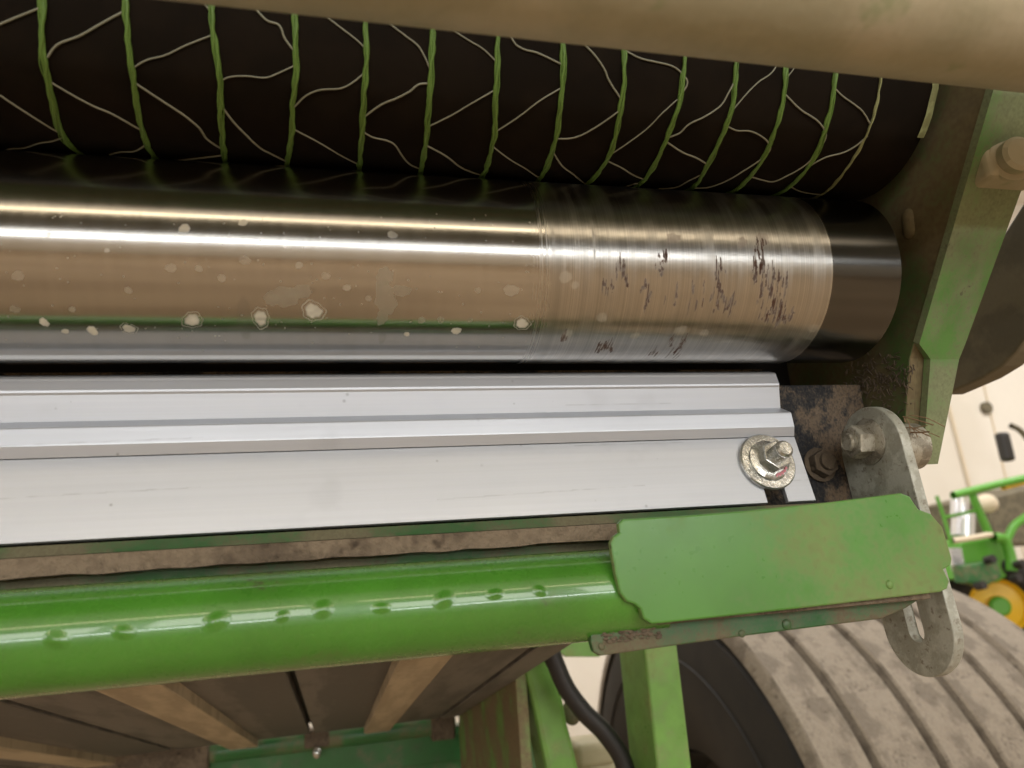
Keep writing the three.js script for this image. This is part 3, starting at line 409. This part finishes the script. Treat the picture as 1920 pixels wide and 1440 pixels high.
// ---------------------------------------------------------------- green tube with end bracket
const TB = { y: -0.01276, z: -0.3398, r: 0.02046 };
{
  const t = thing('green_tube_frame', 'glossy green tube with weld spots ending in a notched bracket', 'machine frame');
  mesh('tube', cylX(TB.y, TB.z, TB.r, -0.36, 0.150, { seg: 128 }), M.tubePaint, t);
  for (const [u, v, s] of [[107, 1200, 1], [232, 1186, 0.9], [405, 1165, 1.1], [530, 1156, 0.7], [605, 1142, 1], [715, 1140, 0.8], [832, 1124, 1.05], [928, 1114, 0.8], [1012, 1108, 0.75]]) {
    const [x, a] = onCyl(u, v, TB.y, TB.z, TB.r), g = new THREE.CircleGeometry(1, 40, 0, 2 * Math.PI), n = 14, pos = [], idx = []; g.dispose();
    for (let i = 0; i <= n; i++) for (let j = 0; j < 40; j++) { const q = i / n, t = j * Math.PI / 20, dx = q * 0.0085 * s * Math.cos(t), da = q * 0.0060 * s * Math.sin(t) / TB.r, R = TB.r + 0.0010 * s * Math.exp(-q * q * 7.5 * (1 + 0.25 * Math.sin(2 * t + u))) - 0.00006 * q - 0.00003; pos.push(x + dx, TB.y + R * Math.sin(a + da), TB.z + R * Math.cos(a + da)); if (i < n) { const A = i * 40 + j, B = i * 40 + (j + 1) % 40; idx.push(A, A + 40, B, B, A + 40, B + 40); } }
    const w = new THREE.BufferGeometry(); w.setAttribute('position', new THREE.Float32BufferAttribute(pos, 3)); w.setIndex(idx); w.computeVertexNormals();
    mesh('weld_spot', metricUV(w), M.tubePaint, t);
  }
  const ZF = -0.316, out = [[1168, 973], [1290, 966], [1400, 957], [1550, 942], [1690, 924], [1706, 930], [1722, 954], [1746, 963], [1768, 988], [1786, 1048], [1783, 1060], [1770, 1068], [1781, 1090], [1777, 1104], [1765, 1110], [1500, 1141], [1240, 1169], [1222, 1170], [1207, 1160], [1201, 1142], [1190, 1133], [1175, 1128], [1163, 1113], [1155, 1080], [1148, 1040], [1145, 1018], [1151, 1006], [1162, 998], [1160, 982]].map(([u, v]) => { const p = onZ(u, v, ZF); return [p.x, p.y]; });
  const fp = mesh('front_plate', slabZ(out, ZF - 0.004, ZF, [], 0.0009), M.plate, t);
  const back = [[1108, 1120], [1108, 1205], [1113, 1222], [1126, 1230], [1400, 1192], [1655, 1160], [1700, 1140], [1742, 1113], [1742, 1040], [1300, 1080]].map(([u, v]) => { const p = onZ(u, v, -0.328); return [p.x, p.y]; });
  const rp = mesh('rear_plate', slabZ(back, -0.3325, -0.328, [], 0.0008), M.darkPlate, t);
  const a = onZ(1235, 1168, -0.3205), b = onZ(1745, 1112, -0.3205);
  const ridge = box(a.x, b.x, a.y - 0.0008, b.y + 0.004, -0.3275, -0.3205, 0.0008);
  mesh('dirt_ridge', ridge, M.dirt, t);
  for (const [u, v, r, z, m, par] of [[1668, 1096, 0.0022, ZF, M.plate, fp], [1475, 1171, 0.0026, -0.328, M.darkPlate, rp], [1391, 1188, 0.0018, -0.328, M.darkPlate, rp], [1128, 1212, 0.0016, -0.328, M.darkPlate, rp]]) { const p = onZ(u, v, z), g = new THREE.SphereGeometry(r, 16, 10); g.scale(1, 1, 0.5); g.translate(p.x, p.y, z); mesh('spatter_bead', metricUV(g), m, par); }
  const e = []; for (let k = 0; k < 260; k++) { const p = onZ(1180 + 70 * (rnd() + rnd() - 1), 1176 + 30 * (rnd() + rnd() - 1), -0.3275), g = new THREE.IcosahedronGeometry(rr(0.0002, 0.0010), 1); g.scale(1.5, 0.8, 0.6); g.translate(p.x, p.y, p.z); e.push(g); }
  const dc = mesh('dirt_crumbs', metricUV(merge(e)), M.dirt, t); dc.userData.kind = 'stuff';
}
// beam under the strip with a caked ledge
{
  const t = thing('ledge_beam', 'green beam with brown caked ledge behind the glossy tube', 'machine frame');
  mesh('beam', slabX([[0.0254, -0.3580], [0.0205, -0.3520], [0.0205, -0.3545], [-0.02, -0.3610], [-0.02, -0.39], [0.0254, -0.39]], -0.36, 0.300, [], 0), M.beam, t);
  const N = noiser(77), g = new THREE.BoxGeometry(0.52, 0.0072, 0.0075, 400, 6, 4), p = g.attributes.position;
  for (let i = 0; i < p.count; i++) { const x = p.getX(i), y = p.getY(i), z = p.getZ(i); if (z > 0.003) p.setZ(i, z + 0.0018 * (fbm(N, (x + 0.3) / 0.6, y * 8 + 0.5, 60, 3, 2) - 0.6)); if (y < -0.003) p.setY(i, y - 0.0012 * N((x + 0.3) / 0.6, 0.3, 50, 2)); }
  g.computeVertexNormals(); g.translate(-0.118, 0.0163, -0.3495); mesh('caked_dirt', metricUV(g), M.dirt, t);
}

// ---------------------------------------------------------------- round bar across the top, and the bolted block where it ends
solo('round_bar', cylX(0.1990, -0.1900, 0.026, -0.40, 0.52, { seg: 128 }), M.bar, 'dusty tan round bar crossing in front of the net roller', 'bar');
solo('light_block_sheet', box(-0.60, 0.52, 0.328, 0.332, -0.49, -0.100, 0.001), M.darkPlate, 'unseen dark green sheet added over the net roller to block ceiling light', 'panel');  // added out of view: blocks ceiling light, leaves a bright slit for the roller
{
  const t = thing('pivot_block', 'dusty brown pivot block with bolt head at the top of the flange', 'bracket');
  const c = onX(1868, 290, 0.345);
  mesh('block', box(c.x - 0.007, c.x + 0.03, c.y - 0.013, c.y + 0.055, c.z - 0.016, c.z, 0.004), M.bar, t);
  const h = ring([[0, 0], [0.0125, 0], [0.0125, 0.002], [0.0095, 0.0026], [0.0095, 0.0075], [0.0075, 0.009], [0, 0.009]]);
  mesh('bolt_head', metricUV(aim(h, onZ(1893, 300, c.z), V3(-0.2, -0.1, 1))), M.bar, t);
  const e = []; for (let k = 0; k < 40; k++) { const p = onZ(1893 + rr(-16, 16), 196 + rr(-14, 16), c.z); const g = new THREE.IcosahedronGeometry(rr(0.0008, 0.0028), 1); g.translate(p.x, p.y, p.z); e.push(g); }
  const d = mesh('dust_clump', metricUV(merge(e)), M.cream, t); d.userData.kind = 'stuff';
}
// dark curved guard outside the side plate
{
  const X = 0.5, a = [[1917, 383], [1846, 494], [1770, 640], [1772, 740], [1800, 728], [1843, 709], [1880, 686], [1905, 660], [1925, 630]].map(([u, v]) => { const p = onX(u, v, X); return [p.y, p.z]; });
  solo('curved_guard', slabX([...a, [0.155, -0.39], [0.19, -0.365], [0.24, -0.36], [0.27, -0.372]], X, X + 0.02, [], 0.002), M.guard, 'dark olive curved guard behind the green side flange', 'guard');
}

// ---------------------------------------------------------------- wheel
const WH = { y: -0.70, z: -1.668 };
{
  const t = thing('wheel', 'dusty wheel with circumferential tread grooves below the slotted link', 'wheel');
  const body = [[0.80, 0.28], [0.765, 0.34], [0.742, 0.44], [0.745, 0.53], [0.755, 0.58], [0.775, 0.598], [0.82, 0.602], [1.05, 0.605], [1.33, 0.594], [1.40, 0.580], [1.43, 0.56], [1.44, 0.46], [1.42, 0.36], [1.38, 0.28]];
  mesh('carcass', latheX(body, WH.y, WH.z, 128), M.sidewall, t);
  const cuts = [0.756, 0.856, 0.977, 1.085, 1.181, 1.275, 1.408];
  const crown = (x) => 0.640 - 0.20 * Math.pow(Math.max(0, Math.abs(x - 1.0) - 0.08), 2);
  for (let k = 0; k < 6; k++) { const a = cuts[k] + (k ? 0.009 : 0.004), b = cuts[k + 1] - 0.009, m = (a + b) / 2; mesh('tread_rib', latheX([[a - 0.006, 0.600], [a, crown(a) - 0.004], [a + 0.004, crown(a)], [m, crown(m) + 0.001], [b - 0.004, crown(b)], [b, crown(b) - 0.004], [b + 0.006, 0.600]], WH.y, WH.z, 160), M.tyre, t); }
  mesh('rim', latheX([[0.83, 0.285], [0.81, 0.27], [0.88, 0.25], [0.94, 0.11], [0.94, 0.0]], WH.y, WH.z, 64), M.sidewall, t);
  for (const r of [0.49]) { const x = 0.742; mesh('sidewall_line', latheX([[x + 0.004, r - 0.004], [x - 0.003, r - 0.002], [x - 0.003, r + 0.002], [x + 0.004, r + 0.004]], WH.y, WH.z, 128), M.sidewall, t); }
}

// ---------------------------------------------------------------- behind and below the tube: boards, rail, posts, hose
{
  const a = -13.7 * D2R, dir = V3(0, Math.sin(a), -Math.cos(a)), p0 = V3(0, -0.0686, -0.70), n = V3(0, -Math.cos(a), -Math.sin(a)).normalize(), s1 = 0.655;   // n points down towards the lens
  const t = thing('slatted_panel', 'sloping panel of dusty brown boards under the green tube', 'boards');
  const xAt = (u, v) => onPlane(u, v, p0, n).x;
  const board = (x0, x1, lift, m, name) => { const g = new RoundedBoxGeometry(x1 - x0, 0.012, s1 + 0.18, 1, 0.0015); g.translate((x0 + x1) / 2, 0, 0); g.applyMatrix4(new THREE.Matrix4().makeBasis(V3(1, 0, 0), n.clone().negate(), dir.clone().negate())); const c = p0.clone().addScaledVector(dir, (s1 - 0.18) / 2).addScaledVector(n, lift); g.translate(0, c.y, c.z); mesh(name, metricUV(g), m, t); };
  const B = [xAt(455, 1398), xAt(512, 1390)], C = [xAt(676, 1372), xAt(722, 1362)], pw = C[1] - C[0], pitch = C[0] - B[0];
  const lim = xAt(905, 1306), put = (x0, x1, l, m, n) => { if (x0 < lim - 0.01) board(x0, Math.min(x1, lim), l, m, n); };
  for (let k = -3; k <= 3; k++) { const x0 = B[0] + k * pitch, x1 = x0 + pw; put(x0, x1, 0.010, M.wood, 'raised_slat'); const m = (x1 + x0 + pitch) / 2; put(x1 - 0.004, m - 0.0035, 0, M.greyBoard, 'board'); put(m + 0.0035, x0 + pitch + 0.004, 0, M.greyBoard, 'board'); }
  put(-1.6, lim, -0.016, M.black, 'gap_blackout');  // black sheet added so the seams between boards stay dark

}
{
  const t = thing('lower_rail', 'green rail pipe with clamp bolts at the foot of the boards', 'rail');
  const z = -1.38, c = onZ(640, 1381, z);
  const x0 = onZ(395, 1412, z).x, x1 = onZ(852, 1352, z).x;
  mesh('pipe', cylX(c.y, c.z, 0.0165, x0, x1, { seg: 48 }), M.railGreen, t);
  mesh('lower_bar', box(x0 - 0.02, x1 + 0.10, c.y - 0.062, c.y - 0.008, z - 0.03, z - 0.006, 0.002), M.railGreen, t);
  mesh('bottom_channel', box(x0 - 0.3, x1 + 0.16, c.y - 0.22, c.y - 0.045, z - 0.06, z - 0.033, 0.003), M.railGreen, t);
  const e = onZ(872, 1350, z); for (const [dy, r] of [[0.022, 0.006], [-0.012, 0.007]]) mesh('end_lug', box(e.x - 0.02, e.x + 0.028, e.y + dy - r, e.y + dy + r, z - 0.015, z + 0.02, 0.002), M.railGreen, t);
  const f = onZ(828, 1358, z); mesh('end_sleeve', box(f.x - 0.02, f.x + 0.02, f.y - 0.022, f.y + 0.022, z - 0.02, z + 0.02, 0.003), M.dirt, t);
  for (const [u, v] of [[880, 1335], [881, 1355], [882, 1378], [594, 1412]]) { const p = onZ(u, v, z + 0.024), g = new THREE.SphereGeometry(0.0075, 16, 10); g.scale(1, 1.2, 0.9); g.translate(p.x, p.y, p.z); mesh('bolt_end', metricUV(g), M.zinc, t); }
  const s = onZ(594, 1388, z + 0.02); mesh('clamp', box(s.x - 0.02, s.x + 0.02, s.y - 0.012, s.y + 0.016, z - 0.01, z + 0.02, 0.004), M.dirt, t);
}
{
  const q = onZ(190, 1428, -1.36); solo('cross_sill', box(-1.2, onZ(395, 1420, -1.36).x - 0.004, q.y - 0.035, q.y + 0.018, -1.40, -1.36, 0.006), M.dirt, 'brown dirty sill at the foot of the boards', 'beam');
  const px = (z) => (p) => { const r = onZ(p[0], p[1], z); return [r.x, r.y]; };
  { const f = onZ(984, 1240, -0.9); solo('inner_panel', box(f.x - 0.012, f.x + 0.002, f.y - 0.5, f.y + 0.02, -1.36, -0.905, 0.002), M.dustyGreen, 'dusty green inner side panel running back from the bent green frame', 'panel'); }
  solo('bent_green_frame', slabZ([[979, 1240], [990, 1215], [1020, 1200], [1034, 1250], [1046, 1275], [1056, 1310], [1064, 1355], [1075, 1395], [1092, 1470], [1030, 1470], [1012, 1380], [996, 1300]].map(px(-0.9)), -0.96, -0.9, [], 0.006), M.glareGreen, 'green rounded arm with glare in its paint colour beside the black hose', 'machine frame');
  const w = [[1206, 1200], [1269, 1200], [1292, 1500], [1228, 1500]].map(([u, v]) => onZ(u, v, -0.8));
  solo('green_post', box(w[0].x, w[1].x, w[3].y - 0.3, 0.02, -0.88, -0.8, 0.004), M.glareGreen, 'square green post in front of the dark wheel side', 'post');
  solo('green_crosspiece', slabZ([[1030, 1150], [1125, 1150], [1125, 1232], [1062, 1232], [1040, 1215]].map(px(-1.3)), -1.32, -1.3, [], 0.002), M.glareGreen, 'green crosspiece with glare in its paint colour under the tube end', 'machine frame');
  const hose = [[1024, 1195], [1040, 1240], [1062, 1290], [1095, 1335], [1132, 1372], [1165, 1420], [1180, 1470]].map(([u, v]) => onZ(u, v, -0.86));
  solo('black_hose', metricUV(tube(hose, 0.0105, 60, 16)), M.hose, 'thick black hose hanging beside the green arm', 'hose');
  const hose2 = [[1010, 1195], [1030, 1240], [1048, 1275], [1056, 1300]].map(([u, v]) => onZ(u, v, -0.88));
  solo('black_cable', metricUV(tube(hose2, 0.0055, 40, 12)), M.hose, 'thin black cable running next to the thick hose', 'cable');
  const c = onZ(1072, 1335, -0.95), k = new THREE.SphereGeometry(0.012, 20, 14); k.scale(1, 1.3, 1); k.translate(c.x, c.y, c.z); solo('rubber_stop', metricUV(k), M.guard, 'small brown rubber stop beside the bent green frame', 'rubber stop');
  const b = onZ(1130, 1425, -1.0); solo('dusty_bracket', merge([box(b.x - 0.05, b.x + 0.05, b.y - 0.10, b.y - 0.004, -1.08, -1.0, 0.012), box(b.x - 0.035, b.x + 0.02, b.y - 0.01, b.y + 0.022, -1.06, -1.0, 0.01)]), M.bar, 'dusty tan bracket lump under the black hose', 'bracket');
}

// ---------------------------------------------------------------- tractor far behind, out of focus
{
  const z = -3.4, p = (u, v, dz = 0) => onZ(u, v, z + dz), S = (pts, t0, t1) => slabZ(pts.map(([u, v]) => { const q = onZ(u, v, z + t1); return [q.x, q.y]; }), z + t0, z + t1, [], 0.01);
  const t = thing('green_tractor', 'blurred green tractor with yellow rim parked by the pale wall', 'tractor');
  mesh('body', S([[1800, 1018], [1868, 1006], [1895, 1016], [1905, 1070], [1872, 1092], [1800, 1085]], -0.8, -0.02), M.tractorGreen, t);
  mesh('engine_bay', S([[1850, 936], [1990, 900], [1990, 1020], [1880, 1020], [1862, 995]], -0.9, -0.3), M.guard, t);
  mesh('handrail', metricUV(tube([p(1787, 929, 0.1), p(1830, 918, 0.1), p(1880, 906, 0.1), p(1960, 888, 0.1)], 0.021, 20, 12)), M.tractorGreen, t);
  mesh('yellow_stripe', metricUV(tube([p(1880, 914, 0.05), p(1920, 904, 0.05), p(1960, 896, 0.05)], 0.016, 12, 10)), M.yellow, t);
  for (const [pts, r] of [[[[1756, 930], [1768, 965], [1784, 1020]], 0.010], [[[1770, 970], [1800, 964], [1836, 956]], 0.009], [[[1822, 925], [1834, 955], [1856, 1005]], 0.022], [[[1862, 1008], [1882, 1012], [1895, 1045], [1897, 1070]], 0.028], [[[1888, 1012], [1900, 988], [1925, 968]], 0.022]]) mesh('rail', metricUV(tube(pts.map(([u, v]) => p(u, v, 0.06)), r, 24, 12)), M.tractorGreen, t);
  mesh('step', metricUV(tube([p(1786, 1014, 0.07), p(1820, 1009, 0.07), p(1858, 1002, 0.07)], 0.016, 12, 10)), M.cream, t);
  for (const [u, v, r] of [[1800, 950, 0.05], [1806, 985, 0.062]]) { const q = p(u, v, -0.25), g = new THREE.CylinderGeometry(r, r, 0.14, 32); g.rotateZ(-0.3); g.translate(q.x, q.y, q.z); mesh('cylinder', metricUV(g), M.chrome, t); }
  const lq = p(1850, 944, -0.2), lamp = new THREE.SphereGeometry(0.075, 24, 16); lamp.scale(1, 0.75, 0.6); lamp.translate(lq.x, lq.y, lq.z); mesh('headlamp', metricUV(lamp), M.cream, t);
  for (let k = 0; k < 7; k++) { const q = p(1784 + k * 3.2, 1049, 0.0); mesh('grille_bar', box(q.x - 0.004, q.x + 0.004, q.y - 0.06, q.y + 0.06, z - 0.01, z + 0.01, 0.002), M.chrome, t); }
  const wc = p(1872, 1136, -0.1), turn = (g) => { g.scale(0.62, 0.62, 0.62); g.rotateY(-0.6); g.translate(wc.x, wc.y, wc.z); return metricUV(g); };
  const wheel = mesh('front_tyre', turn(new THREE.TorusGeometry(0.34, 0.11, 20, 56)), M.sidewall, t);
  mesh('rim', turn(ring([[0.27, -0.02], [0.27, 0.05], [0.245, 0.05], [0.20, -0.03], [0.09, -0.01], [0.085, 0.03], [0, 0.03]])), M.yellow, wheel);
  mesh('hub', turn(ring([[0.085, -0.02], [0.085, 0.07], [0.06, 0.09], [0, 0.09]])), M.tractorGreen, wheel);
  mesh('axle_housing', S([[1805, 1060], [1870, 1050], [1880, 1082], [1850, 1100], [1812, 1092]], 0.02, 0.10), M.railGreen, t);
  for (const [u, v] of [[1856, 1049], [1838, 1098], [1905, 1085], [1912, 1058]]) { const q = p(u, v, 0.13), g = new THREE.CylinderGeometry(0.022, 0.022, 0.05, 14); g.rotateX(1.4); g.translate(q.x, q.y, q.z); mesh('bolt_boss', metricUV(g), M.hose, t); }
  const mq = p(1884, 838, 0); mesh('mirror', box(mq.x - 0.035, mq.x + 0.035, mq.y - 0.085, mq.y + 0.085, z - 0.03, z + 0.03, 0.02), M.hose, t);
  mesh('mirror_arm', metricUV(tube([p(1895, 798), p(1910, 805), p(1930, 830), p(1940, 900)], 0.016, 16, 10)), M.guard, t);
}
{
  for (const u of [1700, 1865, 1960]) { const q = onZ(u, 800, RZ0 + 0.015); solo('panel_joint', box(q.x - 0.006, q.x + 0.006, -H + 0.1, RH - 0.05, RZ0, RZ0 + 0.012, 0.002), M.cream, 'narrow upright joint between pale wall panels', 'strip', 'upright joints of the wall panels'); }
  const a = onZ(1779, 760, RZ0 + 0.02), b = onZ(1822, 925, RZ0 + 0.02);
  solo('wall_seam_strip', metricUV(tube([a, a.clone().lerp(b, 0.5), b], 0.012, 4, 8)), M.cream, 'thin pale seam strip running down the wall', 'strip');
  const v = onZ(1848, 765, RZ0 + 0.01), g = new THREE.CylinderGeometry(0.05, 0.05, 0.05, 24); g.rotateX(Math.PI / 2); g.translate(v.x, v.y, v.z); solo('wall_socket', metricUV(g), M.guard, 'small dark round fitting on the pale wall', 'fitting');
}

// ---------------------------------------------------------------- every thing stands at its own base, at the height of the lens above the floor
for (const o of [...scene.children]) {
  const b = new THREE.Box3().setFromObject(o), base = V3((b.min.x + b.max.x) / 2, b.min.y, (b.min.z + b.max.z) / 2);
  if (o.isMesh) { o.geometry.translate(-base.x, -base.y, -base.z); } else for (const c of o.children) c.position.sub(base);
  o.position.copy(base); o.position.y += H;
}
scene.add(camera);
renderer.render(scene, camera);
